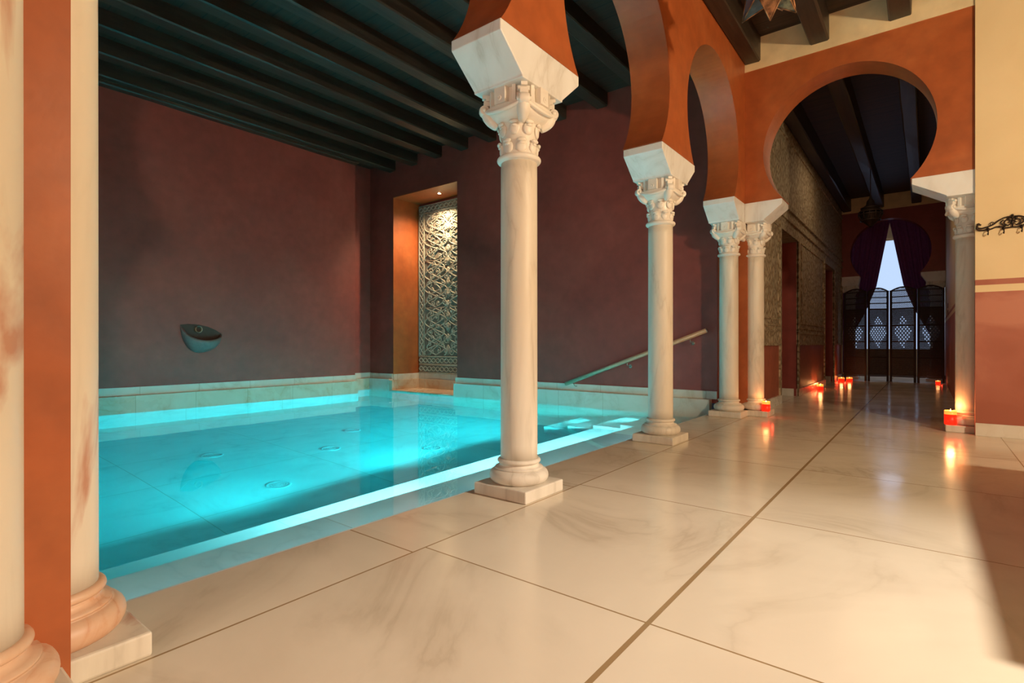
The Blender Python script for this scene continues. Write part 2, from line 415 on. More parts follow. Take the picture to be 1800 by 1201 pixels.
# pool side walls under water and the ledges on the near side
bm = NB()
box(bm, -1.772, -1.7595, -2.6, 5.62, -1.05, -0.001)
box(bm, -2.20, -1.772, -2.6, 4.72, -1.05, -0.15)                    # shallow ledge
box(bm, -2.62, -2.20, -2.6, 4.72, -1.05, -0.47)                     # lower ledge
for k in range(4):                                                  # stairs in the far corner
    box(bm, -2.35 - 0.3 * k, -1.772 if k == 0 else -2.05 - 0.3 * k, 4.72, 5.62, -1.05, -0.15 - 0.2 * k)
struct('trim_1', bm, M['pool'])
for nm, za, zb_, mm in (('trim_2', -0.05, 0.142, 'tier'), ('trim_6', -1.05, -0.05, 'pool')):
    bm = NB()
    box(bm, -7.05, -6.95, -2.6, 5.03, za, zb_)
    box(bm, -7.50, -7.42, 5.03, 5.67, za, zb_)
    if zb_ > 0:
        box(bm, -6.90, -5.45, 5.59, 6.24, -0.05, -0.03)             # niche floor
        box(bm, -6.90, -6.83, 5.59, 6.24, -0.03, 0.125)
        box(bm, -6.83, -5.45, 6.17, 6.24, -0.03, 0.125)
    else:
        box(bm, -6.90, -5.45, 5.59, 6.24, za, zb_)
    struct(nm, bm, M[mm])
bm = NB()
for za, zb_ in ((-1.05, 0.142),):
    box(bm, -7.42, -6.90, 5.59, 5.67, za, zb_)
    box(bm, -5.45, -1.775, 5.59, 5.67, za, zb_)
struct('trim_8', bm, M['skirt'], 0.003)
bm = NB()
box(bm, -6.90, -6.892, 5.672, 6.238, 0.10, 3.118)                   # orange plaster reveal of the niche
box(bm, -6.892, -5.45, 5.672, 6.238, 3.11, 3.12)
struct('trim_7', bm, M['terra'])
bm = NB()
box(bm, -7.03, -7.01, -2.6, 5.03, 0.142, 0.235)
box(bm, -7.50, -7.48, 5.03, 5.67, 0.142, 0.232)
box(bm, -7.48, -6.90, 5.65, 5.67, 0.142, 0.228)
box(bm, -5.47, -1.72, 5.65, 5.67, 0.142, 0.226)
box(bm, -6.90, -6.88, 5.67, 6.24, 0.125, 0.222)
box(bm, -6.88, -5.45, 6.22, 6.24, 0.125, 0.222)
struct('baseboard_left', bm, M['skirt'], 0.002)

bm = NB()
box(bm, -7.25, -7.03, -2.6, 5.03, 0.1, ZC)
box(bm, -7.70, -7.50, 5.03, 5.87, -0.1, ZC)
box(bm, -7.50, -7.25, 4.93, 5.03, -0.1, ZC)
struct('wall_left', bm, M['maroon'])
for x0, x1, y0, z0, z1 in ((-7.50, -6.90, 5.67, 0.1, ZC), (-5.45, -1.72, 5.67, 0.1, ZC), (-6.90, -5.45, 5.67, 3.12, ZC), (-6.90, -5.45, 6.24, -0.1, 3.12)):
    bm = NB(); box(bm, x0, x1, y0, 6.45, z0, z1)
    struct('wall_back', bm, M['maroon'])
bm = NB()
box(bm, -7.6, 4.0, -2.8, -2.6, -0.9, ZC)
struct('wall_front', bm, M['terra'])
bm = NB()
box(bm, 4.0, 4.2, -2.8, 5.7, -0.1, ZC)
struct('wall_right', bm, M['banded'])

# arcade wall between hall and pool, horseshoe arches above the columns
CYS = [0.335, 2.06, 3.785, 5.51]
def horseshoe(c, zc, r, z0, n=72):
    """points from left springing over the crown to the right springing"""
    a0 = math.asin((z0 - zc) / r)           # negative
    pts = []
    for i in range(n + 1):
        a = (PI - a0) + (a0 - (PI - a0)) * i / n
        pts.append((c + r * math.cos(a), zc + r * math.sin(a)))
    return pts
ZI = 2.10
poly = [(-2.6, ZC), (-2.6, 0.0), (0.165, 0.0), (0.165, ZI)]
for i in range(3):
    poly += horseshoe((CYS[i] + CYS[i + 1]) / 2, 2.52, 0.69, ZI)
poly += [(5.55, ZI), (5.55, ZC)]
bm = NB()
prism(bm, poly, -1.71, -1.42, 'X')
box(bm, -1.48, -1.403, 0.165, 0.307, 0.0, 1.93)                       # rib between the paired columns
box(bm, -1.72, -1.43, 5.69, 6.0, 0.0, ZI)                            # corner pier
box(bm, -1.71, -1.42, 5.551, 6.0, ZI, ZC)
struct('wall_middle', bm, M['terra'])

# wall with the horseshoe arch into the corridor
def arch_wall(name, y0, y1, m, xl, xr, ztop):
    bm = NB()
    poly = [(xl, ztop), (xl, ZI)] + horseshoe(-0.594, 2.551, 0.66, ZI) + [(xr, ZI), (xr, ztop)]
    prism(bm, poly, y0, y1, 'Y')
    return struct(name, bm, m)
arch_wall('wall_corridor', 5.56, 5.84, M['terra'], -1.42, 0.297, 3.395)
bm = NB()
box(bm, -1.42, 0.30, 5.552, 5.84, 3.395, ZC)
struct('trim_3', bm, M['cream'])
bm = NB()
box(bm, 0.297, 4.0, 5.535, 5.61, 0.0, ZC)
box(bm, 0.44, 4.0, 5.61, 5.95, 0.0, ZC)
struct('wall_entry', bm, M['banded'])
bm = NB()
box(bm, 0.297, 4.0, 5.52, 5.535, 0.0, 0.099)
struct('baseboard_right', bm, M['skirt'], 0.002)

# corridor shell
CW = -1.40
D1, D2 = (7.09, 8.18), (10.6, 11.73)
DH = 2.12
bm = NB()
for y0, y1 in ((5.9, D1[0]), (D1[1], D2[0]), (D2[1], FARY)):
    box(bm, CW - 0.3, CW, y0, y1, 0.70, ZC)
for y0, y1 in (D1, D2):
    box(bm, CW - 0.3, CW, y0, y1, DH, ZC)
struct('wall_plaster', bm, M['carved'])
bm = NB()
for y0, y1 in ((5.9, D1[0] - 0.07), (D1[1] + 0.07, D2[0] - 0.05), (D2[1] + 0.05, FARY)):
    box(bm, CW - 0.3, CW - 0.008, y0, y1, 0.0, 0.70)
struct('wall_dado', bm, M['dado'])
bm = NB()
for y0, y1 in (D1, D2):                                             # jambs and room beyond, in dark red
    box(bm, CW - 1.3, CW - 0.02, y1 - 0.002, y1 + 0.01, 0.0, DH)
    box(bm, CW - 1.4, CW - 1.3, y0 - 0.4, y1 + 0.4, 0.0, DH + 0.3)
    box(bm, CW - 1.3, CW - 0.3, y0 - 0.1, y0 - 0.05, 0.0, DH + 0.3)
    box(bm, CW - 1.3, CW - 0.3, y0 - 0.1, y1 + 0.1, DH + 0.2, DH + 0.3)
struct('wall_jamb', bm, M['maroon'])
bm = NB()   # door frames and mouldings in old plaster
for y0, y1 in (D1, D2):
    for ya, yb in ((y0 - 0.07, y0), (y1, y1 + 0.07)):
        box(bm, CW - 0.01, CW + 0.012, ya, yb, 0.0, DH + 0.07)
    box(bm, CW - 0.01, CW + 0.012, y0, y1, DH, DH + 0.07)
for z0, z1, t in ((2.28, 2.31, 0.02), (2.42, 2.45, 0.025), (0.70, 0.73, 0.012), (0.86, 0.875, 0.008), (0.93, 0.945, 0.008), (3.30, 3.34, 0.015)):
    for y0, y1 in (((5.9, FARY),) if z0 > 2.2 else ((5.9, D1[0] - 0.07), (D1[1] + 0.07, D2[0] - 0.07), (D2[1] + 0.07, FARY))):
        box(bm, CW - 0.005, CW + t, y0, y1, z0, z1)
for y0, y1 in ((6.0, 6.95), (8.4, 10.4), (11.9, 12.8)):
    for z0, z1 in ((1.0, 1.02), (2.12, 2.14)): box(bm, CW - 0.005, CW + 0.01, y0, y1, z0, z1)
    for ya in (y0, y1 - 0.02): box(bm, CW - 0.005, CW + 0.01, ya, ya + 0.02, 1.02, 2.12)
struct('trim_4', bm, M['carved'])
bm = NB()
for y0, y1 in ((5.9, D1[0] - 0.001), (D1[1] + 0.001, D2[0] - 0.001), (D2[1] + 0.001, FARY)):
    box(bm, CW - 0.02, CW + 0.015, y0, y1, 0.0, 0.10)
for y0, y1 in (D1, D2):
    box(bm, CW - 0.5, CW - 0.05, y1 - 0.02, y1 - 0.002, 0.0, 0.10)
struct('baseboard_corridor', bm, M['skirt'])
bm = NB()
box(bm, 0.27, 0.47, 5.95, 15.0, 0.0, ZC)
struct('wall_side', bm, M['banded'])
arch_wall('wall_far', FARY, FARY + 0.2, M['maroon'], -1.40, 0.27, 3.40)
bm = NB()
box(bm, -1.40, 0.27, FARY - 0.01, FARY + 0.2, 3.40, ZC)
struct('trim_5', bm, M['cream'])
# room beyond the curtain, with its bright window
bm = NB()
box(bm, -2.6, -2.5, FARY + 0.2, 15.0, 0, ZC)
box(bm, -2.5, -1.40, FARY, FARY + 0.2, 0, ZC)
box(bm, -2.5, 0.27, 14.8, 15.0, 0, 0.55); box(bm, -2.5, 0.27, 14.8, 15.0, 3.12, ZC)
struct('wall_end', bm, M['cream'])
bm = NB()
box(bm, -2.5, 0.27, 14.85, 14.87, 0.55, 3.12)
w1 = struct('window_1', bm, M['day'])
bm = NB()
for x in (-2.45, 0.2): box(bm, x, x + 0.05, 14.82, 14.85, 0.55, 3.12)
box(bm, -2.5, 0.27, 14.82, 14.85, 0.55, 0.60); box(bm, -2.5, 0.27, 14.82, 14.85, 3.07, 3.12)
obj('window_frame', bm, M['cream'], w1)
area('window_daylight', (-0.9, 14.7, 1.9), (-0.8, 10, 0.8), 2.2, 6, (0.55, 0.7, 1.0), 2.0)

# ------------------------------------------------------------------ water
bm = NB()
prism(bm, [(-6.99, -2.59), (-1.766, -2.59), (-1.766, 5.63), (-7.46, 5.63), (-7.46, 5.06), (-6.99, 5.06)], -1.055, WATER_Z, 'Z')
wt = obj('pool_water', bm, M['water'])
tag(wt, 'still turquoise lit water filling the marble pool', 'water')

# ------------------------------------------------------------------ columns
def base_bm():
    bm = NB()
    prof = []
    for i in range(11):
        a = -PI / 2 + PI * i / 10
        prof.append((0.112 + 0.031 * math.cos(a), 0.088 + 0.033 * math.sin(a)))
    prof += [(0.116, 0.121), (0.116, 0.128), (0.103, 0.130), (0.096, 0.136), (0.0935, 0.143), (0.095, 0.147)]
    for i in range(9):
        a = -PI / 2 + PI * i / 8
        prof.append((0.094 + 0.011 * math.cos(a), 0.158 + 0.011 * math.sin(a)))
    lathe(bm, prof, n=56)
    return bm
def collar_bm():
    bm = NB()
    tube(bm, [(0.0945 * math.cos(a), 0.0945 * math.sin(a), 0.158) for a in [2 * PI * i / 48 for i in range(48)]], 0.0125, 10, closed=True)
    return bm
def shaft_bm():
    bm = NB()
    prof = [(0.091 - 0.004 * t - 0.001 * math.cos(PI * t), 0.166 + (1.598 - 0.166) * t) for t in [i / 20 for i in range(21)]]
    lathe(bm, prof, n=56)
    return bm
def capital_bm():
    bm = NB()
    # core, rounder below and squarer above
    def sq(a, z):
        t = min(1, max(0, (z - 1.77) / 0.07))
        p = abs(math.cos(a)) ** 4 + abs(math.sin(a)) ** 4
        return 1 + t * (p ** -0.25 - 1) * 0.9
    prof = [(0.084, 1.585)]
    for i in range(9):
        a = -PI / 2 + PI * i / 8
        prof.append((0.092 + 0.015 * math.cos(a), 1.606 + 0.014 * math.sin(a)))
    prof += [(0.086, 1.622), (0.084, 1.65), (0.0845, 1.70), (0.085, 1.75), (0.092, 1.768), (0.112, 1.778), (0.128, 1.79),
             (0.139, 1.806), (0.142, 1.822), (0.140, 1.838), (0.122, 1.842), (0.118, 1.90), (0.122, 1.915)]
    lathe(bm, prof, n=64, shape=sq)
    # two rows of small curled leaves low on the neck
    for row, (zz, off) in enumerate(((1.664, 0), (1.748, PI / 8))):
        for k in range(8):
            a = off + k * PI / 4
            c, s = math.cos(a), math.sin(a)
            R = 0.084 + row * 0.004
            ball(bm, (R * c, R * s, zz - 0.012), 0.018, 10, (0.62, 1.55, 1.7), a)
            ball(bm, ((R + 0.011) * c, (R + 0.011) * s, zz + 0.016), 0.0115, 12, (1.0, 2.1, 0.85), a)
            ball(bm, ((R + 0.009) * c, (R + 0.009) * s, zz + 0.001), 0.0085, 10, (1.0, 1.9, 0.8), a)
    # faces: flat tablet with a drilled boss, scalloped cup edge
    for k in range(4):
        mt = Matrix.Rotation(k * PI / 2, 4, 'Z')
        box(bm, 0.10, 0.151, -0.032, 0.032, 1.838, 1.914, mt)
        # boss ring
        cpt = [mt @ Vector((0.152, 0.009 * math.cos(t), 1.862 + 0.009 * math.sin(t))) for t in [2 * PI * i / 10 for i in range(10)]]
        tube(bm, cpt, 0.004, 6, closed=True)
        for s in (-1, 1):
            pts = [mt @ Vector((0.146 - 0.02 * (abs(t) ** 2), s * 0.0 + t * 0.10, 1.828 - 0.022 * (1 - t * t))) for t in [i / 6 - 1 for i in range(13)]]
        tube(bm, pts, 0.011, 8)
        # corners
        mc = Matrix.Rotation(k * PI / 2 + PI / 4, 4, 'Z')
        lf = []
        for i in range(9):
            t = i / 8
            lf.append(mc @ Vector((0.105 + 0.055 * t ** 0.7, 0, 1.765 + 0.068 * t)))
        tube(bm, lf, [0.018 + 0.014 * math.sin(PI * t / 8 * 0.8) for t in range(9)], 10)
        vol = [mc @ Vector((0.168, y, 1.838)) for y in (-0.024, -0.012, 0.012, 0.024)]
        tube(bm, vol, [0.022, 0.026, 0.026, 0.022], 14)
        for y in (-0.026, 0.026):
            ball(bm, mc @ Vector((0.168, y, 1.838)), 0.011, 8)
        box(bm, 0.10, 0.172, -0.019, 0.019, 1.860, 1.886, mc)
        box(bm, 0.10, 0.162, -0.028, 0.028, 1.880, 1.900, mc)
        box(bm, 0.10, 0.178, -0.015, 0.015, 1.896, 1.914, mc)
        for s in (-1, 1):
            ma = Matrix.Rotation(k * PI / 2 + PI / 4 + s * 0.30, 4, 'Z')
            box(bm, 0.10, 0.150, -0.009, 0.009, 1.835, 1.914, ma)
    return bm
def plinth_bm():
    bm = NB(); box(bm, -0.155, 0.155, -0.155, 0.155, 0.0, 0.056); return bm
def impost_bm(l0, l1, b0, b1, w0, w1):
    """along local y from l0..l1 at the top, b0..b1 at the bottom; x from w0..w1"""
    bm = NB()
    prism(bm, [(l0, ZI), (l0, ZI - 0.048), (b0, 1.922), (b0, 1.912), (b1, 1.912), (b1, 1.922), (l1, ZI - 0.048), (l1, ZI)], w0, w1, 'X')
    return bm
P_BASE = None
def column(x, y, label, rz=0, mt='column', imp=(-0.32, 0.32, -0.165, 0.165, None), worn=False):
    t = thing('marble_column', label, 'column', (x, y, 0), rz, 'marble columns')
    obj('plinth', plinth_bm(), M[mt], t, 0.006)
    b_ = obj('base', base_bm(), M['column_red'] if worn else M['column'], t)
    sh = obj('shaft', shaft_bm(), M[mt], t)
    obj('capital', capital_bm(), M['capital'], t, 0.0015)
    return t
c2 = column(-1.565, 2.06, 'nearest free standing marble column at the pool edge, full height beside the bright water')
obj('impost', impost_bm(-0.32, 0.32, -0.165, 0.165, -0.145, 0.145), M['impost'], c2, 0.004)
c3 = dup(c2, (-1.565, 3.80, 0), 0, 'second free standing marble column on the pool edge, in front of the handrail')
c1 = column(-1.565, 0.303, 'reddened marble column half hidden by red pier at left edge', mt='column_old', worn=True)
obj('impost', impost_bm(-0.14, 0.35, -0.14, 0.195, -0.145, 0.145), M['impost'], c1, 0.004)
c1a = column(-1.38, 0.14, 'leftmost marble column, cut by the left edge of the photo', mt='column_old', worn=True)
obj('impost', impost_bm(-0.2, 0.165, -0.165, 0.165, -0.035, 0.15), M['impost'], c1a, 0.004)
c4 = column(-1.565, 5.53, 'marble column lit blue on one side at the far pool corner')
obj('impost', impost_bm(-0.34, 0.02, -0.18, 0.02, -0.145, 0.145), M['impost'], c4, 0.004)
def side_impost(t, sgn, y0, y1, x_in, x_out, x_bot):
    """impost under the corridor arch, local coords; x_out is the overhanging end"""
    bm = NB()
    prism(bm, [(x_in, ZI), (x_in, 1.912), (x_bot, 1.912), (x_bot, 1.922), (x_out, ZI - 0.048), (x_out, ZI)], y0, y1, 'Y')
    return obj('impost', bm, M['impost'], t, 0.004)
c5 = column(-1.385, 5.78, 'marble column at the left of the corridor arch with red candle on its plinth')
side_impost(c5, 1, -0.235, 0.06, -0.034, 0.30, 0.14)
c6 = column(0.272, 5.77, 'marble column right of the corridor arch against the cream wall')
side_impost(c6, -1, -0.215, 0.07, 0.165, -0.375, -0.15)
for x, lab in ((-1.26, 'dim marble column left of the purple curtains at corridor end'), (0.13, 'dim marble column right of the purple curtains at corridor end')):
    c = column(x, 13.03, lab)
    s = 1 if x < -0.5 else -1
    side_impost(c, s, -0.12, 0.1, -0.14 * s, (-0.594 - s * 0.495) - x, 0.15 * s)

# ------------------------------------------------------------------ ceiling beams
def beam(x0, x1, y0, y1, z0, label, group, cw=0.012):
    bm = NB()
    n = 14
    # slightly irregular hewn beam
    rows = []
    for i in range(n + 1):
        y = y0 + (y1 - y0) * i / n
        j = lambda: random.uniform(-0.004, 0.004)
        rows.append([bm.verts.new(p) for p in ((x0 + j(), y, ZC), (x0 + j(), y, z0 + cw), (x0 + cw + j(), y, z0 + j()), (x1 - cw + j(), y, z0 + j()), (x1 + j(), y, z0 + cw), (x1 + j(), y, ZC))])
    for a, c in zip(rows, rows[1:]):
        for i in range(5): bm.faces.new((a[i], a[i + 1], c[i + 1], c[i]))
    bm.faces.new(rows[0]); bm.faces.new(rows[-1][::-1])
    o = obj('ceiling_beam', bm, M['beam']); tag(o, label, 'beam', group)
ords = ['first', 'second', 'third', 'fourth', 'fifth', 'sixth', 'seventh', 'eighth', 'ninth', 'tenth', 'eleventh']
k = 0
xr = -7.38 + 0.16
px = [-7.03, -6.84 + 0.0, -6.31, -5.77, -5.23, -4.70, -4.13, -3.56, -2.99, -2.42, -1.86]
for i, x in enumerate(px):
    if i == 0: continue
    beam(x - 0.15, x, -2.6, 5.67, 3.54 - 0.0, '%s dark wooden ceiling beam over the pool, counted from the left wall' % ords[i], 'ceiling beams over the pool')
beam(-7.16 , -7.03 + 0.10, -2.6, 5.03, 3.50, 'first dark wooden ceiling beam over the pool, lying along the left wall', 'ceiling beams over the pool')
hx = [(-1.42, -1.275), (-0.856, -0.70), (-0.26, -0.10), (0.33, 0.48), (0.9, 1.05), (1.5, 1.65), (2.1, 2.25), (2.7, 2.85), (3.3, 3.45)]
for i, (a, c) in enumerate(hx):
    beam(a, c, -2.6, 5.552 if a < 0.2 else 5.535, 3.465, '%s dark brown ceiling beam in the hall, counted from the arcade wall' % ords[i], 'ceiling beams in the hall')
for i, (a, c) in enumerate([(-1.38, -1.235), (-0.83, -0.68), (-0.24, -0.09)]):
    beam(a, c, 5.84, FARY, 3.44, '%s dark ceiling beam in the corridor beyond the arch, counted from its left wall' % ords[i], 'ceiling beams in the corridor')

# ------------------------------------------------------------------ carved panel in the niche
def spiral(cx, cz, r, turns, start, sgn, n=22):
    pts = []
    for i in range(n):
        t = i / (n - 1)
        rr = r * (1 - 0.82 * t)
        a = start + sgn * turns * 2 * PI * t
        pts.append((cx + rr * math.cos(a), cz + rr * math.sin(a)))
    return pts
def carved_panel():
    X0, X1, Z0, Z1, Y = -6.86, -5.47, 0.235, 3.06, 6.24
    t = thing('carved_panel', 'tall carved arabesque stone panel lit by a spotlight in the pool niche', 'panel', ((X0 + X1) / 2, Y, Z0))
    ox, oz = (X0 + X1) / 2, Z0
    W, H = (X1 - X0) / 2, Z1 - Z0
    bm = NB(); box(bm, -W, W, -0.03, 0.0, 0.0, H)
    obj('panel_ground', bm, M['stone_bg'], t)
    bm = NB()
    Yf = -0.036
    def rib(pts, r=0.011): tube(bm, [(p[0], Yf, p[1]) for p in pts], r, 6)
    # mouldings
    for z in (0.0, 0.13, 0.145, 0.27, H - 0.13, H): rib([(-W, z), (W, z)], 0.009)
    for x in (-W, -W + 0.12, W - 0.12, W): rib([(x, 0.27), (x, H)], 0.009)
    # running guilloche in the border
    def wave(p0, p1, amp, per, ph=0):
        d = Vector(p1) - Vector(p0); n = max(8, int(d.length / per * 10)); u = d.normalized(); v = Vector((-u.y, u.x))
        rib([tuple(Vector(p0) + d * (i / n) + v * amp * math.sin(2 * PI * d.length * (i / n) / per + ph)) for i in range(n + 1)], 0.009)
    for z in (0.065, 0.205, H - 0.065):
        for ph in (0, PI): wave((-W, z), (W, z), 0.036, 0.20, ph)
    for x in (-W + 0.06, W - 0.06):
        for ph in (0, PI): wave((x, 0.27), (x, H - 0.13), 0.034, 0.20, ph)
    # inner field: mirrored scrolls and interlacing stems, three tiers
    IW = W - 0.14; zb = 0.29; zt = H - 0.15; TH = (zt - zb) / 3
    rnd = random.Random(3)
    for s in (-1, 1):
        for tier in range(3):
            b0 = zb + tier * TH
            for ph, amp in ((0, 0.21), (PI, 0.21), (PI / 2, 0.13), (1.2, 0.27), (4.0, 0.27)):
                pts = []
                for i in range(29):
                    q = i / 28
                    pts.append((s * (0.29 + amp * math.sin(2 * PI * q * 1.5 + ph)), b0 + 0.01 + q * (TH - 0.02)))
                rib(pts, 0.010)
            for i in range(7):
                for j in range(4):
                    cx = 0.06 + j * 0.155 + (0.05 if i % 2 else 0) + rnd.uniform(-0.02, 0.02)
                    cz = b0 + 0.07 + i * (TH - 0.12) / 6.2 + rnd.uniform(-0.02, 0.02)
                    if cx > IW - 0.05: continue
                    sp = spiral(0, 0, rnd.uniform(0.045, 0.07), rnd.uniform(0.9, 1.3), rnd.uniform(0, 2 * PI), rnd.choice((-1, 1)), 16)
                    rib([(s * (cx + a), cz + c) for a, c in sp], 0.0085)
                    # leaf
                    ball(bm, (s * cx, Yf, cz), 0.017, 8, (1.3, 0.7, 0.8))
    for i in range(13):
        z = zb + 0.1 + i * (zt - zb - 0.2) / 12
        ball(bm, (0, Yf, z), 0.03, 8, (0.8, 0.5, 1.4))
        for s in (-1, 1): rib([(0, z - 0.07), (s * 0.05, z), (0, z + 0.08)], 0.009)
    for k in (1, 2): rib([(-IW, zb + k * TH), (IW, zb + k * TH)], 0.007)
    obj('carved_relief', bm, M['stone'], t, recalc=False)
carved_panel()
# recessed ceiling spot of the niche
t = thing('niche_spotlight', 'small bright recessed spotlight in the niche ceiling', 'light', (-6.11, 5.95, 3.12))
bm = NB(); lathe(bm, [(0.045, -0.012), (0.05, -0.006), (0.05, -0.0002), (0.03, -0.0002), (0.03, -0.006), (0.045, -0.012)], n=24, cap=False); obj('spot_ring', bm, M['steel'], t)
bm = NB(); ball(bm, (0, 0, -0.008), 0.022, 12, (1, 1, 0.5)); obj('bulb', bm, M['bulb'], t)
sp = bpy.data.lights.new('niche_spot_light', 'SPOT'); sp.energy = 60; sp.color = (1.0, 0.78, 0.45); sp.spot_size = math.radians(75); sp.spot_blend = 0.8; sp.shadow_soft_size = 0.02
so = bpy.data.objects.new('niche_spot_light', sp); COL.objects.link(so); so.location = (-6.11, 5.95, 3.09)
so.rotation_euler = (Vector((-6.05, 6.22, 2.3)) - Vector((-6.11, 5.95, 3.09))).to_track_quat('-Z', 'Y').to_euler()
sp = bpy.data.lights.new('niche_spill_light', 'SPOT'); sp.energy = 170; sp.color = (1.0, 0.70, 0.42); sp.spot_size = math.radians(110); sp.spot_blend = 1.0; sp.shadow_soft_size = 0.03
so = bpy.data.objects.new('niche_spill_light', sp); COL.objects.link(so); so.location = (-6.11, 5.95, 3.09)
so.rotation_euler = (Vector((-6.75, 5.95, 1.5)) - Vector((-6.11, 5.95, 3.09))).to_track_quat('-Z', 'Y').to_euler()

# ------------------------------------------------------------------ wall basin with spout
t = thing('wall_basin', 'half round wall fountain basin with short spout on dark red wall', 'fountain', (-7.03, 2.80, 0.80))
bm = NB()
NU, NV = 28, 8
def rim(u):
    a = PI * u
    return Vector((0.15 * math.sin(a), -0.235 * math.cos(a), 0.145 - 0.10 * u - 0.17 * math.sin(a) * (1 - 0.45 * u)))
for inner in (0, 1):
    g = []
    for i in range(NU + 1):
        r = rim(i / NU); row = []
        for j in range(NV + 1):
            v = j / NV
            bot = Vector((0.0, -0.03, -0.19))
            k = math.cos(v * PI / 2)
            p = Vector((bot.x + (r.x - bot.x) * k ** 0.8, bot.y + (r.y - bot.y) * k, r.z + (bot.z - r.z) * math.sin(v * PI / 2)))
            if inner: p = Vector((max(0.0, p.x * 0.9 - 0.003), p.y * 0.93, p.z + 0.016 * v))
            row.append(bm.verts.new(p))
        g.append(row)
    for i in range(NU):
        for j in range(NV):
            f = bm.faces.new((g[i][j], g[i + 1][j], g[i + 1][j + 1], g[i][j + 1])); f.smooth = True
    if inner:
        for i in range(NU): bm.faces.new((g0[i][0], g0[i + 1][0], g[i + 1][0], g[i][0]))
    g0 = g
obj('bowl', bm, M['bowl'], t)
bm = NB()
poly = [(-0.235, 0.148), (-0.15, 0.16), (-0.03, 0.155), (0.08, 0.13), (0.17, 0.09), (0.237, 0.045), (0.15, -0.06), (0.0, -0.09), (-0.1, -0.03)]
prism(bm, poly, 0.0, 0.006, 'X')  # flat plate, coloured dark to stand for the hollow's shade
obj('recess_shade_plate', bm, M['bowl_dark'], t)
bm = NB()
ring = []
for r in (0.040, 0.032):
    pass
lathe(bm, [(0.040, 0.0), (0.040, 0.05), (0.034, 0.05), (0.034, 0.0)], n=28, cap=False)
bmesh.ops.rotate(bm, verts=bm.verts, matrix=Matrix.Rotation(PI / 2, 3, 'Y'))
bmesh.ops.translate(bm, verts=bm.verts, vec=(0.006, -0.045, 0.095))
obj('spout', bm, M['ring'], t)

# ------------------------------------------------------------------ handrail
t = thing('handrail', 'sloping wooden handrail on the dark red wall above the pool steps', 'handrail', (-1.80, 5.67, 0.86))
bm = NB()
A = Vector((0.0, -0.085, 0.0)); B = Vector((-1.72, -0.085, -0.635))
tube(bm, [A, B], 0.024, 16); obj('rail', bm, M['rail'], t)
for f in (0.10, 0.52, 0.93):
    p = A + (B - A) * f
    bm = NB(); tube(bm, [p + Vector((0, 0, -0.022)), p + Vector((0, 0, -0.05)), p + Vector((0, 0.03, -0.07)), Vector((p.x, -0.003, p.z - 0.07))], 0.006, 8)
    lathe_v = None
    tube(bm, [(p.x, -0.006, p.z - 0.07), (p.x, -0.0005, p.z - 0.07)], 0.022, 14)
    obj('bracket', bm, M['steel'], t)
bm = NB(); d = (A - B).normalized(); tube(bm, [A, A + d * 0.006], 0.026, 16); obj('end_cap', bm, M['steel'], t)

# ------------------------------------------------------------------ drains and jets in the pool floor
JETS = ((-3.73, 2.01), (-4.90, 2.04), (-4.37, 2.86), (-3.67, 3.48), (-4.93, 3.49))
gr = None
for pxy, lab in ((JETS[0], 'round floor jet nearest the front edge of the pool'), (JETS[1], 'round floor jet at the left of the pool'),
                 (JETS[2], 'wide floor drain grate in the middle of the pool'), (JETS[3], 'round floor jet near the first free column'), (JETS[4], 'round floor jet farthest back in the pool')):
    x, y = pxy; z = -1.05
    t = thing('pool_floor_jet', lab, 'drain', (x, y, z), 0, 'floor jets in the pool')
    bm = NB(); lathe(bm, [(0.085, 0.0), (0.09, 0.006), (0.085, 0.012), (0.07, 0.012), (0.07, 0.0)], n=28, cap=False); obj('rim', bm, M['grate'], t)
    bm = NB()
    for r in (0.02, 0.038, 0.056): tube(bm, [(r * math.cos(q), r * math.sin(q), 0.008) for q in [2 * PI * i / 20 for i in range(20)]], 0.004, 6, closed=True)
    for q in range(4): tube(bm, [(-0.07 * math.cos(q * PI / 4), -0.07 * math.sin(q * PI / 4), 0.006), (0.07 * math.cos(q * PI / 4), 0.07 * math.sin(q * PI / 4), 0.006)], 0.003, 6)
    obj('grille', bm, M['grate'], t)

# ------------------------------------------------------------------ candles
def candle(x, y, z, h, r, label, power=1.2, glow=(1, 0)):
    t = thing('candle', label, 'candle', (x, y, z), 0, 'red glass candles')
    bm = NB(); lathe(bm, [(r * 0.9, 0.0), (r, 0.005), (r, h * 0.74), (r * 0.93, h * 0.74), (r * 0.93, h * 0.6), (0.0001, h * 0.6)], n=28, cap=False)
    obj('glass', bm, M['redglass'], t)
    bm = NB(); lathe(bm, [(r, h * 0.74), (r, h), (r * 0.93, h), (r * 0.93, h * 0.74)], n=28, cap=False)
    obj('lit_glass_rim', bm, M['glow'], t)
    bm = NB(); lathe(bm, [(r * 0.9, h * 0.51), (r * 0.9, h * 0.80), (r * 0.5, h * 0.77), (0.0001, h * 0.76)], n=24, cap=False)
    obj('wax', bm, M['wax'], t)
    bm = NB(); lathe(bm, [(0.0008, h * 0.78), (0.005, h * 0.84), (0.006, h * 0.9), (0.003, h * 1.02), (0.0003, h * 1.12)], n=12)
    obj('flame', bm, M['flame'], t)
    point('candle_glow', (x + glow[0] * (r + 0.02), y + glow[1] * (r + 0.02), z + h * 0.5), power * 0.3, (1.0, 0.04, 0.015), 0.012)
    point('candle_light', (x, y, z + h * 1.2), power, (1.0, 0.42, 0.14), 0.025)

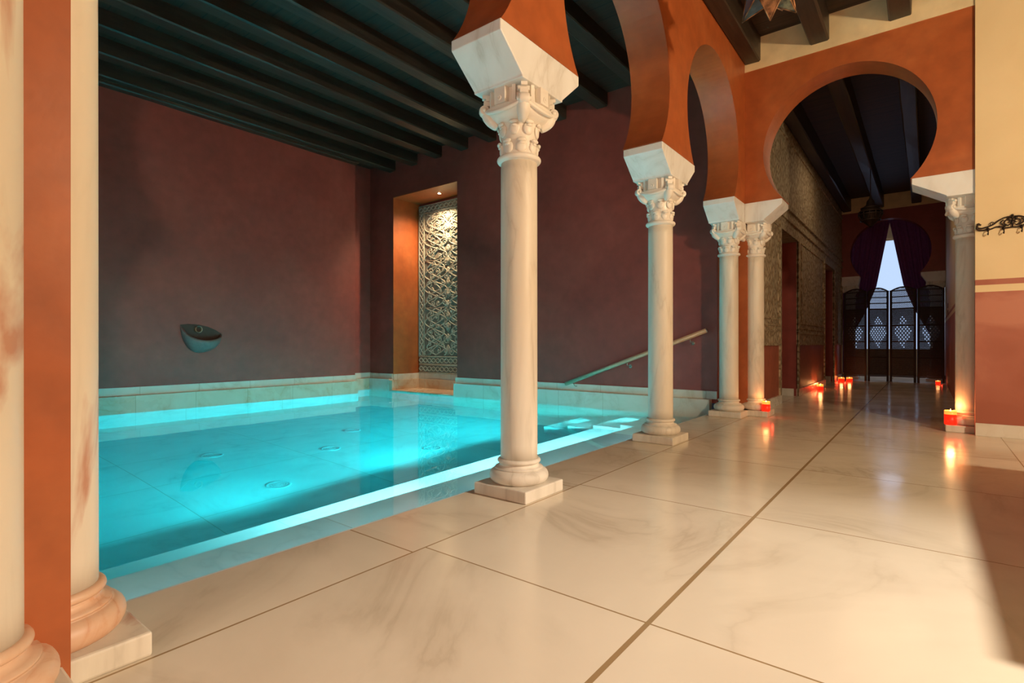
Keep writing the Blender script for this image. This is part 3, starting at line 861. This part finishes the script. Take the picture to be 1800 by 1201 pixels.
candle(-1.252, 5.67, 0.056, 0.095, 0.037, 'red candle on the plinth of the column left of the corridor arch', 0.6)
candle(0.150, 5.66, 0.056, 0.115, 0.041, 'large glowing red candle on the plinth of the right arch column', 2.0)
candle(-1.31, 9.45, 0.0, 0.078, 0.044, 'lone red candle on the corridor floor below the plaster wall, in front', 0.7, (-0.7, -0.7))
candle(-1.34, 9.72, 0.0, 0.075, 0.035, 'small red candle just behind the lone corridor candle', 0.7, (-0.4, 0.9))
candle(-1.17, 11.95, 0.0, 0.075, 0.05, 'red candle on the floor before the left panel of the folding screen', 0.7, (-1, 0))
candle(-1.29, 11.85, 0.0, 0.075, 0.05, 'red candle against the corridor wall left of the folding screen', 0.7, (-1, 0))
candle(0.15, 12.15, 0.0, 0.06, 0.035, 'faint candle before the right panel of the folding screen', 0.2)

# ------------------------------------------------------------------ folding screen
t = thing('folding_screen', 'dark woven wicker folding screen with four arched panels at the corridor end', 'screen', (-0.53, 12.4, 0))
nodes = [(-1.325, 12.50), (-0.917, 12.35), (-0.575, 12.50), (-0.155, 12.35), (0.255, 12.50)]
for k in range(4):
    a = Vector((*nodes[k], 0)) - Vector((-0.53, 12.4, 0)); c = Vector((*nodes[k + 1], 0)) - Vector((-0.53, 12.4, 0))
    d = c - a; W = d.length; u = d / W; ang = math.atan2(u.y, u.x)
    mt = Matrix.Translation(a) @ Matrix.Rotation(ang, 4, 'Z')
    g = 0.012
    H = 1.72
    arch = lambda x: H + 0.07 * math.sin(PI * (x - g) / (W - 2 * g))
    bm = NB()
    for xx in (g, W - g - 0.03): box(bm, xx, xx + 0.03, -0.015, 0.015, 0.0, H + 0.02, mt)
    tube(bm, [mt @ Vector((x, 0, arch(x))) for x in [g + (W - 2 * g) * i / 16 for i in range(17)]], 0.014, 8)
    for z in (0.09, 0.45, 0.75, 1.06, 1.38): box(bm, g + 0.03, W - g - 0.03, -0.010, 0.010, z, z + 0.022, mt)
    fr_ = obj('panel_frame', bm, M['wicker'], t)
    bm = NB()
    z = 0.115; cx = W / 2
    while z < H + 0.05:
        x0, x1 = g + 0.03, W - g - 0.03
        n = 26
        for i in range(n):
            xa = x0 + (x1 - x0) * i / n; xb = x0 + (x1 - x0) * (i + 1) / n; xm = (xa + xb) / 2
            if z > arch(xm) - 0.02: continue
            dia = abs(xm - cx) / 0.15 + abs(z - 0.93) / 0.33
            row = int(round(z / 0.019))
            if dia < 1 and (i // 2 + (row // 2)) % 2 == 0 and row % 2 == 0 and i % 2 == 0: continue          # openwork diamond
            gap = ((0.0024 if row % 6 else 0.0) if z > 1.38 else 0.0005) if dia > 1 else 0.0015
            hh = (0.0150 if row % 6 else 0.019) if z > 1.38 else 0.0181
            box(bm, xa + (gap if (i + row) % 2 else 0), xb - gap, -0.003, 0.003, z, z + hh, mt)
        z += 0.019
    obj('woven_panel', bm, M['wicker'], t)

# ------------------------------------------------------------------ curtains
def gapw(z):
    pts = [(3.3, 0.0), (3.17, 0.0), (2.92, 0.045), (1.9, 0.222), (1.4, 0.40), (0.9, 0.64), (0.6, 0.66), (0.0, 0.68)]
    for (za, wa), (zb_, wb) in zip(pts, pts[1:]):
        if z >= zb_: return wa + (wb - wa) * (za - z) / (za - zb_)
    return pts[-1][1]
for s, lab in ((-1, 'left half of the purple curtain drawn aside in the far arch'), (1, 'right half of the purple curtain drawn aside in the far arch')):
    bm = NB(); cxx = -0.60; rows = []
    NZ, NX = 48, 90
    for i in range(NZ + 1):
        z = 0.02 + 3.22 * i / NZ
        wi = gapw(z); wo = 0.86
        if z < 1.0: wo = 0.86
        row = []
        for j in range(NX + 1):
            q = j / NX
            x = wi + (wo - wi) * q
            y = 13.21 + 0.022 * math.sin(q * 2 * PI * 13 + 0.4 * math.sin(z * 2)) * (0.4 + 0.6 * (3.3 - z) / 3.3) + 0.01 * math.sin(q * 31 + z)
            row.append(bm.verts.new((cxx + s * x, y, z)))
        rows.append(row)
    for a, c in zip(rows, rows[1:]):
        for j in range(NX):
            f = bm.faces.new((a[j], a[j + 1], c[j + 1], c[j])); f.smooth = True
    o = obj('curtain', bm, M['curtain']); tag(o, lab, 'curtain', 'purple curtains')
    md = o.modifiers.new('thickness', 'SOLIDIFY'); md.thickness = 0.004

# ------------------------------------------------------------------ lanterns
def star_lantern(x, y, ztip, R, label):
    t = thing('star_lantern', label, 'lantern', (x, y, ZC))
    cz = ztip + R - ZC
    bm = NB(); res = bmesh.ops.create_icosphere(bm, subdivisions=1, radius=R * 0.55)
    # point one vertex straight down already; raise spikes on every face
    rot = Matrix.Identity(3)
    faces = list(bm.faces); bmb = NB()
    ends = []
    for f in faces:
        n = f.normal.copy(); c = f.calc_center_median()
        ends.append((c.normalized(), [v.co.copy() for v in f.verts]))
    # align one face direction with -Z
    down = ends[0][0].rotation_difference(Vector((0, 0, -1))).to_matrix()
    bm.free(); bm = NB(); bg = NB()
    for e, vs in ends:
        tip = down @ (e * R); vv = [down @ v for v in vs]
        for i in range(3):
            a, c = vv[i], vv[(i + 1) % 3]
            mid = (a + c + tip) / 3
            tgt = bg if (mid.x - 0.6 * mid.y < -0.01) else bm
            q = [tgt.verts.new(p + Vector((0, 0, cz))) for p in (a, c, tip)]; tgt.faces.new(q)
            tube(bm, [a + Vector((0, 0, cz)), tip + Vector((0, 0, cz))], 0.0035, 5)
    obj('metal_facets', bm, M['copper'], t, recalc=False)
    obj('glass_facets', bg, M['blueglass'], t, recalc=False)
    bm = NB(); top = cz + R * 0.5
    n = int((-top) / 0.03)
    for i in range(n):
        z = top + 0.015 + i * 0.03
        if z > -0.005: break
        pts = [(0.009 * math.cos(q) if i % 2 else 0, 0 if i % 2 else 0.009 * math.cos(q), z + 0.019 * math.sin(q)) for q in [2 * PI * w_ / 10 for w_ in range(10)]]
        tube(bm, pts, 0.003, 5, closed=True)
    obj('chain', bm, M['iron'], t)
star_lantern(-0.685, 3.2, 2.51, 0.24, 'star shaped metal and glass lantern, only its tip seen at the top edge')
t = thing('hanging_lantern', 'small dark pierced lantern hanging in the corridor before the curtains', 'lantern', (-0.70, 10.0, ZC))
bm = NB()
zc = 2.74 - ZC
for q in range(12):
    a = 2 * PI * q / 12
    tube(bm, [((0.16 * math.sin(PI * v / 12) ** 0.8) * math.cos(a), (0.16 * math.sin(PI * v / 12) ** 0.8) * math.sin(a), zc - 0.16 + 0.32 * v / 12) for v in range(1, 12)], 0.006, 5)
for z, r in ((-0.09, 0.135), (0, 0.16), (0.04, 0.157), (0.10, 0.125)):
    tube(bm, [(r * math.cos(2 * PI * i / 24), r * math.sin(2 * PI * i / 24), zc + z) for i in range(24)], 0.009, 6, closed=True)
obj('cage', bm, M['iron'], t)
bm = NB(); lathe(bm, [(0.155, zc + 0.045), (0.10, zc + 0.12), (0.06, zc + 0.15), (0.05, zc + 0.21), (0.02, zc + 0.25), (0.01, zc + 0.3)], n=20, cap=False); obj('cap', bm, M['iron'], t)
bm = NB(); lathe(bm, [(0.02, zc - 0.19), (0.07, zc - 0.14), (0.12, zc - 0.09), (0.13, zc + 0.03)], n=20, cap=False); obj('glass', bm, M['iron'], t)
bm = NB(); tube(bm, [(0, 0, zc + 0.28), (0, 0, 0)], 0.006, 6); obj('chain', bm, M['iron'], t)

# ------------------------------------------------------------------ coat rack
t = thing('coat_rack', 'ornate black wrought iron coat rack with hooks on the cream wall', 'coat rack', (0.51, 5.535, 1.62))
bm = NB()
Yr = -0.012
def rt(pts, r=0.0055): tube(bm, [(p[0], Yr, p[1]) for p in pts], r, 8)
def sm(pts, n=8):
    out = []
    P_ = [pts[0]] + pts + [pts[-1]]
    for i in range(1, len(P_) - 2):
        for j in range(n):
            t_ = j / n; p0, p1, p2, p3 = P_[i - 1], P_[i], P_[i + 1], P_[i + 2]
            out.append(tuple(0.5 * ((2 * p1[q]) + (-p0[q] + p2[q]) * t_ + (2 * p0[q] - 5 * p1[q] + 4 * p2[q] - p3[q]) * t_ ** 2 + (-p0[q] + 3 * p1[q] - 3 * p2[q] + p3[q]) * t_ ** 3) for q in (0, 1)))
    out.append(pts[-1]); return out
for s in (-1, 1):
    rt(sm([(s * 0.0, 0.068), (s * 0.04, 0.066), (s * 0.08, 0.045), (s * 0.11, 0.02), (s * 0.15, 0.005), (s * 0.18, 0.0), (s * 0.203, 0.012), (s * 0.195, 0.03), (s * 0.178, 0.026)]), 0.0055)
    rt(sm([(s * 0.0, -0.012), (s * 0.035, -0.014), (s * 0.06, -0.004), (s * 0.09, 0.0), (s * 0.12, -0.012), (s * 0.15, -0.016), (s * 0.19, -0.014), (s * 0.205, 0.0), (s * 0.2, 0.02)]), 0.0055)
    rt(sm([(s * 0.02, 0.0), (s * 0.045, 0.02), (s * 0.035, 0.045), (s * 0.012, 0.04), (s * 0.018, 0.022)]), 0.0045)
    rt(sm([(s * 0.05, 0.05), (s * 0.065, 0.028), (s * 0.05, 0.01), (s * 0.035, 0.0)]), 0.0045)
    rt([(s * 0.115 + 0.012 * math.cos(q), 0.028 + 0.012 * math.sin(q)) for q in [2 * PI * i / 14 for i in range(15)]], 0.003)
    for cx_, cz_ in ((0.045, -0.012), (0.075, 0.0), (0.14, -0.014), (0.195, 0.035), (0.02, 0.055)):
        ball(bm, (s * cx_, Yr, cz_), 0.0085, 8, (1.2, 0.7, 1))
ball(bm, (0, Yr, 0.078), 0.009, 8); ball(bm, (0, Yr, 0.062), 0.011, 8); ball(bm, (0, Yr, 0.025), 0.012, 8, (1, 0.7, 1.5)); rt([(0, -0.012), (0, 0.08)], 0.005)
for i in range(8):
    a = i * PI / 4; rt([(0.0, 0.025), (0.028 * math.cos(a), 0.025 + 0.028 * math.sin(a))], 0.003)
obj('scrollwork', bm, M['iron'], t)
for x in (-0.14, -0.05, 0.05, 0.14):
    bm = NB()
    tube(bm, [(x, -0.012, -0.008), (x, -0.03, -0.02), (x, -0.045, -0.045), (x, -0.035, -0.058), (x, -0.02, -0.052)], 0.004, 8); ball(bm, (x, -0.02, -0.05), 0.006, 8); ball(bm, (x, -0.014, -0.014), 0.012, 8, (1, 0.5, 1.3))
    obj('hook', bm, M['iron'], t)

# ------------------------------------------------------------------ light switches on the corridor side wall
for z in (1.30, 1.19):
    bm = NB(); box(bm, 0.258, 0.27, 11.2, 11.31, z, z + 0.08)
    tag(obj('light_switch', bm, M['switch'], None, 0.003), '%s brown light switch on the cream corridor wall behind the right column' % ('upper' if z > 1.25 else 'lower'), 'switch', 'light switches')

# ------------------------------------------------------------------ unseen bench shaped stand-in, added right of the view to cast the floor shadow
t = thing('shadow_bench', 'bench shaped stand-in added beyond the right edge to cast the floor shadow', 'bench', (0.9, 2.77, 0))
bm = NB(); box(bm, -0.30, 0.35, -1.0, 1.0, 0.38, 0.45); obj('seat', bm, M['bench'], t, 0.006)
for y in (-0.8, 0.8):
    bm = NB(); box(bm, -0.28, 0.28, y - 0.12, y + 0.12, 0.0, 0.38); obj('support', bm, M['bench'], t, 0.004)
bm = NB(); box(bm, -0.27, 0.3, -0.98, 0.98, 0.0, 0.375) ; obj('back_panel', bm, M['dado'], t)
